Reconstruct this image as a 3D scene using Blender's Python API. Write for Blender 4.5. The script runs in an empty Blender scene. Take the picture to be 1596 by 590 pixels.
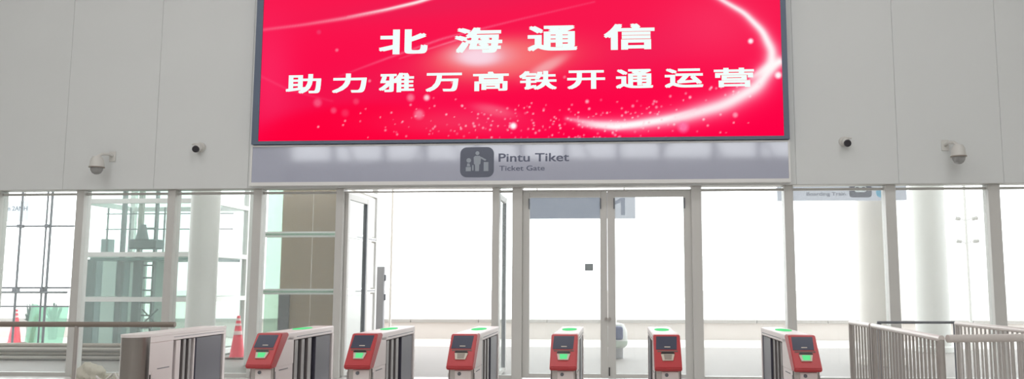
import bpy, bmesh, math, random
import numpy as np
from mathutils import Vector, Matrix

S = bpy.context.scene
COL = S.collection
random.seed(7)
rng = np.random.default_rng(11)

# ------------------------------------------------------------------ camera
F, CX, CY = 1300.0, 880.0, 295.0          # focal length and principal point in 1596x590 pixels
PH = math.atan(147 / F)
TH = math.atan(80 / F * math.cos(PH))
EYE = Vector((0, 0, 1.58))
cam = bpy.data.cameras.new('camera')
cam.sensor_width = 36
cam.lens = F / 1596 * 36
cam.shift_x = (798 - CX) / 1596
cam.clip_end = 500
camo = bpy.data.objects.new('camera', cam)
COL.objects.link(camo)
camo.location = EYE
camo.rotation_euler = (math.pi / 2 + PH, 0, TH)
S.camera = camo
DV = Vector((-math.sin(TH) * math.cos(PH), math.cos(TH) * math.cos(PH), math.sin(PH)))
RV = Vector((math.cos(TH), math.sin(TH), 0))
UV = RV.cross(DV)


def ray(x, y):
    return DV + RV * ((x - CX) / F) - UV * ((y - CY) / F)


def at(x, y, Y):
    """point on the plane at depth Y seen at pixel (x, y)"""
    v = ray(x, y)
    return EYE + v * (Y / v.y)


def atz(x, y, Z):
    """point on the level plane at height Z seen at pixel (x, y)"""
    v = ray(x, y)
    return EYE + v * ((Z - EYE.z) / v.z)


# ------------------------------------------------------------------ world, lamps, exposure
w = bpy.data.worlds.new('overcast_sky')
S.world = w
w.use_nodes = True
w.node_tree.nodes['Background'].inputs[0].default_value = (0.96, 0.985, 1.0, 1)
w.node_tree.nodes['Background'].inputs[1].default_value = 3.6


def lamp(name, x, y, z, sx, sy, e, color=(1, 1, 1)):
    l = bpy.data.lights.new(name, 'AREA')
    l.shape = 'RECTANGLE'
    l.size, l.size_y, l.energy, l.color = sx, sy, e, color
    o = bpy.data.objects.new(name, l)
    o.location = (x, y, z)
    COL.objects.link(o)


for lx in (-9, -2, 5):                     # unseen area lamps added below the ceiling as fill light
    for ly in (-6, 1, 8):
        lamp('hall_fill_lamp', lx, ly, 10.7, 3.0, 1.2, 138)

S.view_settings.view_transform = 'Standard'
S.view_settings.look = 'None'
S.view_settings.exposure = 0.0
S.view_settings.gamma = 1.0
S.view_settings.use_curve_mapping = False


# ------------------------------------------------------------------ materials
def lin(c):
    return tuple(((v / 255) / 12.92 if v / 255 <= 0.04045 else ((v / 255 + 0.055) / 1.055) ** 2.4) for v in c)


MATS = {}


def mat(name, rgb, rough=0.5, metal=0.0, emit=0.0, noise=0.0, scale=8.0, stretch=(1, 1, 1), spec=None, ior=None, bump=0.0):
    m = bpy.data.materials.new(name)
    m.use_nodes = True
    nt = m.node_tree
    b = nt.nodes['Principled BSDF']
    c = lin(rgb)
    b.inputs['Base Color'].default_value = (*c, 1)
    b.inputs['Roughness'].default_value = rough
    b.inputs['Metallic'].default_value = metal
    if spec is not None:
        b.inputs['Specular IOR Level'].default_value = spec
    if ior is not None:
        b.inputs['IOR'].default_value = ior
    if emit:
        b.inputs['Base Color'].default_value = (*[v * .08 for v in c], 1)
        b.inputs['Emission Color'].default_value = (*c, 1)
        b.inputs['Emission Strength'].default_value = emit
    if noise or bump:
        tc = nt.nodes.new('ShaderNodeTexCoord')
        mp = nt.nodes.new('ShaderNodeMapping')
        mp.inputs['Scale'].default_value = stretch
        n = nt.nodes.new('ShaderNodeTexNoise')
        n.inputs['Scale'].default_value = scale
        n.inputs['Detail'].default_value = 4
        nt.links.new(tc.outputs['Object'], mp.inputs[0])
        nt.links.new(mp.outputs[0], n.inputs['Vector'])
        if noise:
            mr = nt.nodes.new('ShaderNodeMapRange')
            mr.inputs['To Min'].default_value = 1 - noise
            mr.inputs['To Max'].default_value = 1 + noise
            mx = nt.nodes.new('ShaderNodeVectorMath')
            mx.operation = 'SCALE'
            mx.inputs[0].default_value = c
            nt.links.new(n.outputs['Fac'], mr.inputs['Value'])
            nt.links.new(mr.outputs[0], mx.inputs['Scale'])
            nt.links.new(mx.outputs[0], b.inputs['Base Color'])
        if bump:
            bp = nt.nodes.new('ShaderNodeBump')
            bp.inputs['Strength'].default_value = bump
            nt.links.new(n.outputs['Fac'], bp.inputs['Height'])
            nt.links.new(bp.outputs[0], b.inputs['Normal'])
    MATS[name] = m
    return m


def glass(name, tint, refl=0.06, rough=0.02, veil=0.0, veilc=(220, 235, 230), haze=0.0):
    """thin pane: tinted transmission, a little mirror, optionally a diffuse film and a flare haze put into the glass"""
    m = bpy.data.materials.new(name)
    m.use_nodes = True
    nt = m.node_tree
    nt.nodes.remove(nt.nodes['Principled BSDF'])
    out = nt.nodes['Material Output']
    t = nt.nodes.new('ShaderNodeBsdfTransparent')
    t.inputs[0].default_value = (*tint, 1)
    g = nt.nodes.new('ShaderNodeBsdfGlossy')
    g.inputs['Roughness'].default_value = rough
    mx = nt.nodes.new('ShaderNodeMixShader')
    mx.inputs[0].default_value = refl
    nt.links.new(t.outputs[0], mx.inputs[1])
    nt.links.new(g.outputs[0], mx.inputs[2])
    last = mx
    if veil:
        d = nt.nodes.new('ShaderNodeBsdfDiffuse')
        d.inputs[0].default_value = (*lin(veilc), 1)
        m2 = nt.nodes.new('ShaderNodeMixShader')
        m2.inputs[0].default_value = veil
        nt.links.new(mx.outputs[0], m2.inputs[1])
        nt.links.new(d.outputs[0], m2.inputs[2])
        last = m2
    if haze:  # translucent share that puts flare brightness into the pane
        d = nt.nodes.new('ShaderNodeBsdfTranslucent')
        d.inputs[0].default_value = (.9, .9, .9, 1)
        m3 = nt.nodes.new('ShaderNodeMixShader')
        m3.inputs[0].default_value = haze
        nt.links.new(last.outputs[0], m3.inputs[1])
        nt.links.new(d.outputs[0], m3.inputs[2])
        last = m3
    nt.links.new(last.outputs[0], out.inputs[0])
    MATS[name] = m
    return m


mat('panel_white', (220, 223, 222), 0.55, noise=0.02, scale=1.3)
mat('joint_grey', (200, 200, 197), 0.8)
mat('frame_grey', (205, 204, 200), 0.4, noise=0.02, scale=3)
mat('white_paint', (232, 232, 230), 0.4, noise=0.02, scale=3)
mat('bezel_slate', (96, 108, 128), 0.4)
mat('sign_glass', (176, 180, 198), 0.06, ior=1.95)
mat('sign_dark', (102, 107, 122), 0.25, spec=0.3)
mat('sign_ink', (108, 113, 134), 0.3, spec=0.3)
mat('sign_mark', (158, 166, 176), 0.4)
mat('steel', (200, 196, 192), 0.32, metal=0.55, noise=0.06, scale=4, stretch=(30, 30, 1))
mat('steel_dull', (180, 175, 170), 0.38, metal=0.5, noise=0.06, scale=6)
mat('steel_light', (238, 231, 228), 0.4, metal=0.15, noise=0.03, scale=4)
mat('guide_steel', (150, 147, 145), 0.35, metal=0.5)
mat('steel_dark', (160, 155, 150), 0.28, metal=0.95, noise=0.04, scale=4, stretch=(30, 30, 1))
mat('rail_light', (222, 216, 211), 0.35, metal=0.3)
mat('handrail_grey', (136, 126, 116), 0.45, metal=0.2)
mat('recess_dark', (86, 86, 98), 0.3)
mat('black', (24, 24, 28), 0.3)
mat('screen_off', (74, 78, 94), 0.15)
mat('gate_red', (184, 58, 62), 0.35, noise=0.04, scale=5)
mat('pad_beige', (205, 195, 180), 0.4)
mat('green_light', (104, 228, 146), 0.6, emit=1.0, spec=0.0)
mat('off_grey', (150, 140, 130), 0.35)
mat('letters', (232, 250, 244), 0.5, emit=1.0)
mat('cone_red', (246, 70, 92), 0.45, noise=0.05, scale=6)
mat('cone_band', (235, 205, 205), 0.4)
mat('cone_base', (120, 90, 85), 0.7)
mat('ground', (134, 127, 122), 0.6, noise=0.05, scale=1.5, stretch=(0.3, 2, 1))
mat('ground_sunny', (205, 200, 194), 0.7, noise=0.04, scale=2)  # lighter ground with the sunlit look put into its colour
mat('parapet', (220, 212, 207), 0.7, noise=0.05, scale=2)
mat('coping', (176, 172, 168), 0.6)
cs = mat('canopy_sheet', (225, 225, 222), 0.6)
_tr = cs.node_tree.nodes.new('ShaderNodeBsdfTranslucent')
_tr.inputs[0].default_value = (.8, .8, .8, 1)
_mx = cs.node_tree.nodes.new('ShaderNodeMixShader')
_mx.inputs[0].default_value = .75
cs.node_tree.links.new(cs.node_tree.nodes['Principled BSDF'].outputs[0], _mx.inputs[1])
cs.node_tree.links.new(_tr.outputs[0], _mx.inputs[2])
cs.node_tree.links.new(_mx.outputs[0], cs.node_tree.nodes['Material Output'].inputs[0])
mat('hall_floor', (200, 198, 194), 0.25, noise=0.04, scale=1)
mat('plaster', (215, 214, 210), 0.8, noise=0.02, scale=1)
mat('column_white', (236, 236, 232), 0.5, noise=0.02, scale=2)
mat('column_grey', (216, 217, 213), 0.5, noise=0.02, scale=2)
mat('column_warm', (248, 243, 236), 0.5, noise=0.02, scale=2)
mat('brown_board', (178, 154, 126), 0.6, noise=0.08, scale=2.2, stretch=(1, 1, 0.6))
mat('brown_dark', (110, 100, 92), 0.6, noise=0.15, scale=2.5)
mat('slate_dark', (96, 98, 106), 0.5, noise=0.08, scale=3)
mat('teal_panel', (128, 148, 150), 0.4, noise=0.12, scale=2)
mat('teal_pale', (206, 222, 216), 0.4, noise=0.05, scale=2)
mat('teal_dark', (84, 98, 102), 0.4, noise=0.1, scale=2)
mat('rail_grey', (112, 116, 122), 0.5, noise=0.08, scale=5)
mat('tube_brown', (160, 150, 138), 0.5, metal=0.3, noise=0.2, scale=5)
mat('tube_grey', (165, 158, 150), 0.45, metal=0.4, noise=0.15, scale=5)
mat('sack', (198, 196, 182), 0.75, noise=0.08, scale=9, bump=0.3)
mat('strap_white', (225, 223, 218), 0.6)
mat('plant_dark', (86, 112, 104), 0.8, noise=0.3, scale=30)
mat('sign_pale', (200, 205, 216), 0.35, emit=0.8)  # glow added to lift a sign face that stands in shade
mat('sign_blue_grey', (134, 143, 163), 0.3, emit=0.7)  # glow added here too, to brighten the shaded number sign
mat('sign_white', (228, 238, 244), 0.4)
mat('icon_blue', (120, 190, 224), 0.4)
mat('faint_ink', (108, 116, 134), 0.5)
mat('totem_grey', (164, 164, 168), 0.5, noise=0.04, scale=3)
mat('unit_blue', (54, 70, 120), 0.35, noise=0.2, scale=40)
mat('unit_white', (226, 230, 226), 0.5)
mat('unit_mint', (200, 214, 200), 0.5)
mat('unit_grey', (150, 150, 152), 0.5)
mat('cctv_white', (212, 211, 206), 0.35)
mat('cctv_dark', (52, 50, 56), 0.2)
mat('sticker', (150, 158, 160), 0.5)
glass('clear_glass', (0.97, 0.985, 0.98), 0.025, haze=0.06)
glass('door_glass', (0.96, 0.98, 0.975), 0.03, haze=0.06)
glass('green_glass', (0.88, 0.95, 0.92), 0.04, 0.03, 0.08, (205, 226, 220), haze=0.03)
glass('mint_glass', (0.78, 0.93, 0.84), 0.05, 0.05, 0.35, (206, 234, 216))
glass('sheet_green', (0.55, 0.80, 0.68), 0.08, 0.03, 0.30, (150, 205, 180))
glass('dome_glass', (0.7, 0.7, 0.7), 0.10, 0.05, 0.5, (200, 200, 198))


# ------------------------------------------------------------------ mesh helpers
class MB:
    """collects shapes into one bmesh; build() links it as one mesh object"""
    def __init__(s):
        s.bm = bmesh.new()

    def box(s, x0, x1, y0, y1, z0, z1, bev=0.0, seg=1):
        r = bmesh.ops.create_cube(s.bm, size=1)
        vs = r['verts']
        for v in vs:
            v.co = Vector(((x0 + x1) / 2 + v.co.x * (x1 - x0), (y0 + y1) / 2 + v.co.y * (y1 - y0), (z0 + z1) / 2 + v.co.z * (z1 - z0)))
        if bev:
            es = list({e for v in vs for e in v.link_edges})
            bmesh.ops.bevel(s.bm, geom=es, offset=bev, segments=seg, affect='EDGES', profile=0.5)
        return s

    def cyl(s, p, q, r, r2=None, n=16, cap=True):
        p, q = Vector(p), Vector(q)
        d = q - p
        rot = d.to_track_quat('Z', 'Y').to_matrix().to_4x4()
        bmesh.ops.create_cone(s.bm, cap_ends=cap, segments=n, radius1=r, radius2=r if r2 is None else r2, depth=d.length,
                              matrix=Matrix.Translation((p + q) / 2) @ rot)
        return s

    def tube(s, pts, r, n=10):
        pts = [Vector(p) for p in pts]
        rings = []
        for i, p in enumerate(pts):
            a = pts[max(0, i - 1)]
            b = pts[min(len(pts) - 1, i + 1)]
            rot = (b - a).to_track_quat('Z', 'Y').to_matrix()
            rings.append([s.bm.verts.new(p + rot @ Vector((r * math.cos(2 * math.pi * k / n), r * math.sin(2 * math.pi * k / n), 0))) for k in range(n)])
        for a, b in zip(rings, rings[1:]):
            for k in range(n):
                s.bm.faces.new((a[k], a[(k + 1) % n], b[(k + 1) % n], b[k]))
        s.bm.faces.new(list(reversed(rings[0])))
        s.bm.faces.new(rings[-1])
        return s

    def lathe(s, prof, n=24, c=(0, 0, 0)):
        c = Vector(c)
        rings = [[s.bm.verts.new(c + Vector((r * math.cos(2 * math.pi * k / n), r * math.sin(2 * math.pi * k / n), z))) for k in range(n)] for r, z in prof]
        for a, b in zip(rings, rings[1:]):
            for k in range(n):
                s.bm.faces.new((a[k], a[(k + 1) % n], b[(k + 1) % n], b[k]))
        s.bm.faces.new(list(reversed(rings[0])))
        s.bm.faces.new(rings[-1])
        return s

    def prism_x(s, prof, x0, x1, bev=0.0):
        """(y, z) outline extruded along X"""
        a = [s.bm.verts.new((x0, y, z)) for y, z in prof]
        b = [s.bm.verts.new((x1, y, z)) for y, z in prof]
        n = len(prof)
        fs = [s.bm.faces.new(a), s.bm.faces.new(list(reversed(b)))]
        for k in range(n):
            fs.append(s.bm.faces.new((a[k], b[k], b[(k + 1) % n], a[(k + 1) % n])))
        if bev:
            bmesh.ops.recalc_face_normals(s.bm, faces=fs)
            bmesh.ops.bevel(s.bm, geom=list({e for f in fs for e in f.edges}), offset=bev, segments=2, affect='EDGES')
        return s

    def prism_y(s, prof, y0, y1):
        """(x, z) outline extruded along Y"""
        a = [s.bm.verts.new((x, y0, z)) for x, z in prof]
        b = [s.bm.verts.new((x, y1, z)) for x, z in prof]
        n = len(prof)
        s.bm.faces.new(a)
        s.bm.faces.new(list(reversed(b)))
        for k in range(n):
            s.bm.faces.new((a[k], b[k], b[(k + 1) % n], a[(k + 1) % n]))
        return s

    def prism_z(s, prof, z0, z1):
        a = [s.bm.verts.new((x, y, z0)) for x, y in prof]
        b = [s.bm.verts.new((x, y, z1)) for x, y in prof]
        n = len(prof)
        s.bm.faces.new(a)
        s.bm.faces.new(list(reversed(b)))
        for k in range(n):
            s.bm.faces.new((a[k], b[k], b[(k + 1) % n], a[(k + 1) % n]))
        return s

    def build(s, name, m, parent=None, smooth=False, off=None):
        bmesh.ops.recalc_face_normals(s.bm, faces=s.bm.faces[:])
        if off is not None:
            bmesh.ops.translate(s.bm, verts=s.bm.verts[:], vec=-Vector(off))
        me = bpy.data.meshes.new(name)
        s.bm.to_mesh(me)
        s.bm.free()
        me.materials.append(MATS[m])
        if smooth:
            for p in me.polygons:
                p.use_smooth = True
            try:
                me.set_sharp_from_angle(angle=math.radians(40))
            except Exception:
                pass
        o = bpy.data.objects.new(name, me)
        COL.objects.link(o)
        if off is not None and parent is None:
            o.location = off
        o.parent = parent
        return o


def tag(o, label=None, cat=None, group=None, kind=None):
    if label:
        o['label'] = label
    if cat:
        o['category'] = cat
    if group:
        o['group'] = group
    if kind:
        o['kind'] = kind
    return o


def thing(name, label, cat, loc=(0, 0, 0), group=None, kind=None, rz=0):
    o = bpy.data.objects.new(name, None)
    o.empty_display_size = 0.1
    o.location = loc
    o.rotation_euler = (0, 0, rz)
    COL.objects.link(o)
    return tag(o, label, cat, group, kind)


def copy_tree(o, parent=None):
    c = o.copy()
    COL.objects.link(c)
    c.parent = parent
    for ch in list(o.children):
        copy_tree(ch, c)
    return c


def box(name, m, parent, x0, x1, y0, y1, z0, z1, bev=0.0):
    return MB().box(x0, x1, y0, y1, z0, z1, bev).build(name, m, parent)


TXT_CACHE = {}


def text_mesh(body, bold=0.0):
    """flat outline of a text as (verts, faces), bounding box scaled to 0..1"""
    cu = bpy.data.curves.new('lettering', 'FONT')
    cu.body = body
    cu.size = 1
    cu.resolution_u = 4
    o = bpy.data.objects.new('lettering', cu)
    COL.objects.link(o)
    dg = bpy.context.evaluated_depsgraph_get()
    dg.update()
    e = o.evaluated_get(dg)
    me = e.to_mesh()
    vs = [(v.co.x, v.co.y) for v in me.vertices]
    fs = [tuple(p.vertices) for p in me.polygons]
    e.to_mesh_clear()
    bpy.data.objects.remove(o)
    bpy.data.curves.remove(cu)
    V, Fc = [], []
    offs = [(0, 0)] if not bold else [(-bold, -bold * .5), (bold, -bold * .5), (-bold, bold * .5), (bold, bold * .5), (0, 0)]
    for dx, dy in offs:
        n = len(V)
        V += [(x + dx, y + dy) for x, y in vs]
        Fc += [tuple(i + n for i in f) for f in fs]
    xs = [v[0] for v in V]
    ys = [v[1] for v in V]
    x0, x1, y0, y1 = min(xs), max(xs), min(ys), max(ys)
    return [((x - x0) / (x1 - x0), (y - y0) / (y1 - y0)) for x, y in V], Fc


def lettering(name, body, m, parent, x0, x1, y, z0, z1, bold=0.0):
    """letters standing in the plane y, filling the box x0..x1, z0..z1, readable from -Y; one object for each letter"""
    V, Fc = text_mesh(body, 0.0)
    W = len(V)
    lead = list(range(W))

    def find(i):
        while lead[i] != i:
            i = lead[i]
        return i
    for f in Fc:
        for k in f[1:]:
            lead[find(k)] = find(f[0])
    isl = {}
    for f in Fc:
        isl.setdefault(find(f[0]), []).append(f)
    spans = sorted((min(V[i][0] for f in fs for i in f), max(V[i][0] for f in fs for i in f), fs) for fs in isl.values())
    groups = []
    for a, b, fs in spans:
        if groups and (len(body) == 1 or a < groups[-1][1] - .2 * (b - a)):
            groups[-1][1] = max(b, groups[-1][1])
            groups[-1][2] += fs
        else:
            groups.append([a, b, list(fs)])
    sx_, sz_ = x1 - x0, z1 - z0
    bo = bold * sz_
    offs = [(0, 0)] if not bold else [(-bo, -bo * .5), (bo, -bo * .5), (-bo, bo * .5), (bo, bo * .5), (0, 0)]
    for a, b, fs in groups:
        vv, ff = [], []
        for k, (dx, dz) in enumerate(offs):
            idx = {}
            for f in fs:
                g = []
                for i in f:
                    if i not in idx:
                        idx[i] = len(vv)
                        vv.append((x0 + V[i][0] * (sx_ - 2 * bo) + bo + dx, y + .0003 * k, z0 + V[i][1] * (sz_ - bo) + bo / 2 + dz))
                    g.append(idx[i])
                ff.append(tuple(g))
        me = bpy.data.meshes.new(name)
        me.from_pydata(vv, [], ff)
        me.materials.append(MATS[m])
        o = bpy.data.objects.new(name, me)
        COL.objects.link(o)
        o.parent = parent


def struct(o, label, cat):
    return tag(o, label, cat, kind='structure')


# ------------------------------------------------------------------ the hall and the outside
GY = 14.2                  # glazing plane
WY = 14.0                  # face of the upper wall
ZB = 3.225                 # underside of the upper wall
HX0, HX1, HY0, HZ = -16.0, 14.0, -12.0, 11.0

struct(box('floor', 'hall_floor', None, HX0, HX1, HY0, GY + .15, -0.2, 0), 'pale grey stone floor of the ticket hall', 'floor')
struct(box('ceiling', 'plaster', None, HX0, HX1, HY0, GY + .4, HZ, HZ + .3), 'high white ceiling of the hall', 'ceiling')
struct(box('wall_left', 'plaster', None, HX0 - .3, HX0, HY0, GY + .4, -.2, HZ), 'plain white side wall of the hall beyond the handrail', 'wall')
struct(box('wall_right', 'plaster', None, HX1, HX1 + .3, HY0, GY + .4, -.2, HZ), 'plain white side wall of the hall beyond the barriers', 'wall')
wb = MB()
wb.box(HX0, HX1, HY0 - .3, HY0, -.2, 7.6)
wb.box(HX0, HX1, HY0 - .3, HY0, 9.9, HZ)
for k in range(14):
    x = HX0 + (HX1 - HX0) * k / 13 + random.uniform(-.25, .25)
    wb.box(x - .12, x + .12, HY0 - .25, HY0 - .02, 7.6, 9.9)
for k in range(10):
    x = HX0 + 3 * k + random.uniform(-.6, .6)
    s_ = random.choice((-1, 1))
    wb.prism_y([(x, 7.6), (x + .14, 7.6), (x + .14 + s_ * 1.3, 9.9), (x + s_ * 1.3, 9.9)], HY0 - .2, HY0 - .08)
wbo = struct(wb.build('wall_back', 'plaster'), 'white rear wall with a clerestory of windows high up', 'wall')

# upper wall above the glazing, clad in tall white panels
wf = struct(box('wall_front', 'joint_grey', None, HX0, HX1, WY + .03, WY + .31, ZB + .01, HZ), 'white panelled wall above the glass doors', 'wall')
seams = [at(p, 150, WY).x for p in (107, 247, 392)]
seams_r = [at(p, 150, WY).x for p in (1237, 1395, 1557)]
edges = [HX0] + [seams[0] - 1.62 * k for k in (3, 2, 1)] + seams
mid = [seams[-1] + (seams_r[0] - seams[-1]) * k / 6 for k in range(1, 6)]
edges += mid + seams_r + [seams_r[-1] + 1.68 * k for k in (1, 2, 3, 4)] + [HX1]
for a, b in zip(edges, edges[1:]):
    MB().box(a + .002, b - .002, WY, WY + .035, ZB, HZ - .02, .0015).build('wall_panel', 'panel_white', wf)
struct(box('trim_1', 'frame_grey', None, HX0, HX1, WY + .02, WY + .30, ZB - .006, ZB + .009), 'thin metal edge along the underside of the upper wall', 'trim')
struct(box('trim_2', 'frame_grey', None, HX0, HX1, GY - .03, GY + .04, ZB - .07, ZB - .045), 'slim head rail above the glass bays', 'trim')

# outside platform
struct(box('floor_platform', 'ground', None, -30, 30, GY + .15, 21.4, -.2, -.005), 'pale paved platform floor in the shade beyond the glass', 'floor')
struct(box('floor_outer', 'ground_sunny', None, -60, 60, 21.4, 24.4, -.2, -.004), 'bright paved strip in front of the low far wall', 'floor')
pw = struct(box('wall_far', 'parapet', None, -60, 60, 24.4, 24.65, -.2, .46), 'low pale wall across the platform with a grey coping', 'wall')
k = 0
x = -40
while x < 40:
    box('coping_stone', 'coping', pw, x + .01, x + 1.99, 24.33, 24.72, .46, .56, .01)
    x += 2
struct(box('floor_ground', 'ground_sunny', None, -200, 200, 24.65, 260, -.9, -.5), 'flat bright ground far beyond the low wall', 'ground')
struct(box('ceiling_platform', 'canopy_sheet', None, -30, 30, GY + .4, 21.2, 7.0, 7.03), 'platform canopy outside the hall', 'canopy')

# posts of the glazing
POST = [(-19, .14, 'first post of the glazing at the far left edge'), (113, .14, 'glazing post behind the leftmost handrail'),
        (256, .14, 'glazing post in front of the glass lift shaft'), (391, .15, 'glazing post beside the tall traffic cone'),
        (521, .13, 'glazing post where the open door beside the brown shaft hangs'), (766.5, .12, 'slim post where the second open door hangs'),
        (798, .17, 'wide post left of the closed double door'), (1079, .17, 'post right of the closed double door'),
        (1225, .15, 'glazing post behind the rightmost ticket gate'), (1384, .17, 'glazing post in front of the warm white column'),
        (1546, .19, 'glazing post nearest the right edge')]
PX = []
for i, (p, wd, lb) in enumerate(POST):
    x0 = at(p, 400, GY - .1).x
    PX.append((x0, x0 + wd))
    struct(MB().box(x0, x0 + wd, GY - .1, GY + .12, 0, ZB - .007, .004).build('trim_%d' % (i + 3), 'frame_grey'), 'pale grey ' + lb, 'post')


def bay(n, a, b, label):
    """fixed glazing between two posts"""
    t = thing('window_%d' % n, label, 'window', ((a + b) / 2, GY, 0), kind='structure')
    h = (b - a) / 2
    box('sill_rail', 'frame_grey', t, -h, h, -.05, .05, 0, .06)
    box('head_rail', 'frame_grey', t, -h, h, -.02, .02, ZB - .085, ZB - .071)
    box('pane', 'clear_glass', t, -h, h, -.006, .006, .06, ZB - .008)
    return t


bay(1, PX[0][1], PX[1][0], 'tall glass bay at the left before the scaffold pipes')
bay(2, PX[1][1], PX[2][0], 'tall glass bay before the left half of the lift shaft')
bay(3, PX[2][1], PX[3][0], 'tall glass bay before the white column and lift shaft corner')
bay(4, PX[3][1], PX[4][0], 'tall glass bay before the brown lined shaft')
bay(5, PX[5][1], PX[6][0], 'narrow glass strip between slim and wide posts')
bay(6, PX[7][1], PX[8][0], 'tall glass bay right of the closed double door')
bay(7, PX[8][1], PX[9][0], 'tall glass bay under the right hanging sign')
bay(8, PX[9][1], PX[10][0], 'tall glass bay before the grey white column')
bay(9, PX[10][1], PX[10][1] + 1.7, 'tall glass bay at the right edge')


def door(n, label, hinge, width, sgn, angle, stile=.12, marks=True):
    """door leaf from its hinge; local X runs from the hinge to the free edge"""
    t = thing('door_%d' % n, label, 'door', (hinge, GY, 0), kind='structure', rz=angle)
    L, z1 = width, ZB - .075
    box('stile', 'frame_grey', t, 0, sgn * stile, -.03, .03, .02, z1, .006)
    box('stile', 'frame_grey', t, sgn * (L - stile), sgn * L, -.03, .03, .02, z1, .006)
    box('top_rail', 'frame_grey', t, sgn * stile, sgn * (L - stile), -.028, .028, z1 - .10, z1)
    box('bottom_rail', 'frame_grey', t, sgn * stile, sgn * (L - stile), -.028, .028, .02, .09)
    box('pane', 'door_glass', t, sgn * stile, sgn * (L - stile), -.006, .006, .09, z1 - .10)
    if marks:
        for xx in (stile * .93, L - stile * .93):
            box('closer', 'rail_grey', t, sgn * (xx - .012), sgn * (xx + .012), -.048, -.03, z1 - .30, z1 - .12)
        b = MB().cyl((sgn * (L - stile * .2), -.03, 1.0), (sgn * (L - stile * .2), -.075, 1.0), .028, n=14)
        b.build('lock_knob', 'steel_dull', t, True)
    return t


x0, x1 = PX[6][1], PX[7][0]
mid = at(947, 400, GY).x
door(1, 'closed glass door leaf left of the middle stiles', x0, mid - x0 - .005, 1, 0)
door(2, 'closed glass door leaf right of the middle stiles', x1, x1 - mid - .005, -1, 0)
door(3, 'glass door leaf standing open beside the brown lined shaft', PX[4][1] + .03, 1.12, 1, math.radians(88), .10, False)
door(4, 'glass door leaf standing open edge on beside the slim post', PX[5][0] + .08, 1.12, -1, math.radians(-89), .10, False)
for nm in ('door_3', 'door_4'):
    d = bpy.data.objects[nm]
    sg = 1 if nm == 'door_3' else -1
    box('edge_seal', 'rail_grey', d, sg * .965, sg * 1.02, -.034, .034, .09, ZB - .18)
d1 = bpy.data.objects['door_1']
c = at(918, 416, GY - .012)
box('sticker', 'sticker', d1, c.x - x0 - .07, c.x - x0 + .07, -.012, -.008, c.z - .06, c.z + .06)
box('bolt_plate', 'black', bpy.data.objects['door_2'], -(x1 - mid - .03), -(x1 - mid - .01), -.05, -.03, .06, .2)

# ------------------------------------------------------------------ video wall
LY = 13.86
LX0, LX1, LZ0, LZ1 = at(402.7, 218.7, LY).x, at(1222, 213, LY).x, 4.02, 7.62
led = thing('video_screen', 'huge red video screen with two lines of white Chinese characters', 'screen', ((LX0 + LX1) / 2, WY - .004, LZ0 - .06))
bx, by, bz = led.location


def ledbox(name, m, *a):
    return box(name, m, led, a[0] - bx, a[1] - bx, a[2] - by, a[3] - by, a[4] - bz, a[5] - bz)


ledbox('bezel', 'bezel_slate', LX0 - .115, LX0, LY - .02, WY - .004, LZ0 - .055, LZ1 + .1)
ledbox('bezel', 'bezel_slate', LX1, LX1 + .09, LY - .02, WY - .004, LZ0 - .055, LZ1 + .1)
ledbox('bezel', 'bezel_slate', LX0, LX1, LY - .02, WY - .004, LZ0 - .055, LZ0)
ledbox('bezel', 'bezel_slate', LX0, LX1, LY - .02, WY - .004, LZ1, LZ1 + .1)


def srgb_lin(a):
    a = np.clip(a, 0, 1)
    return np.where(a <= .04045, a / 12.92, ((a + .055) / 1.055) ** 2.4)


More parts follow.
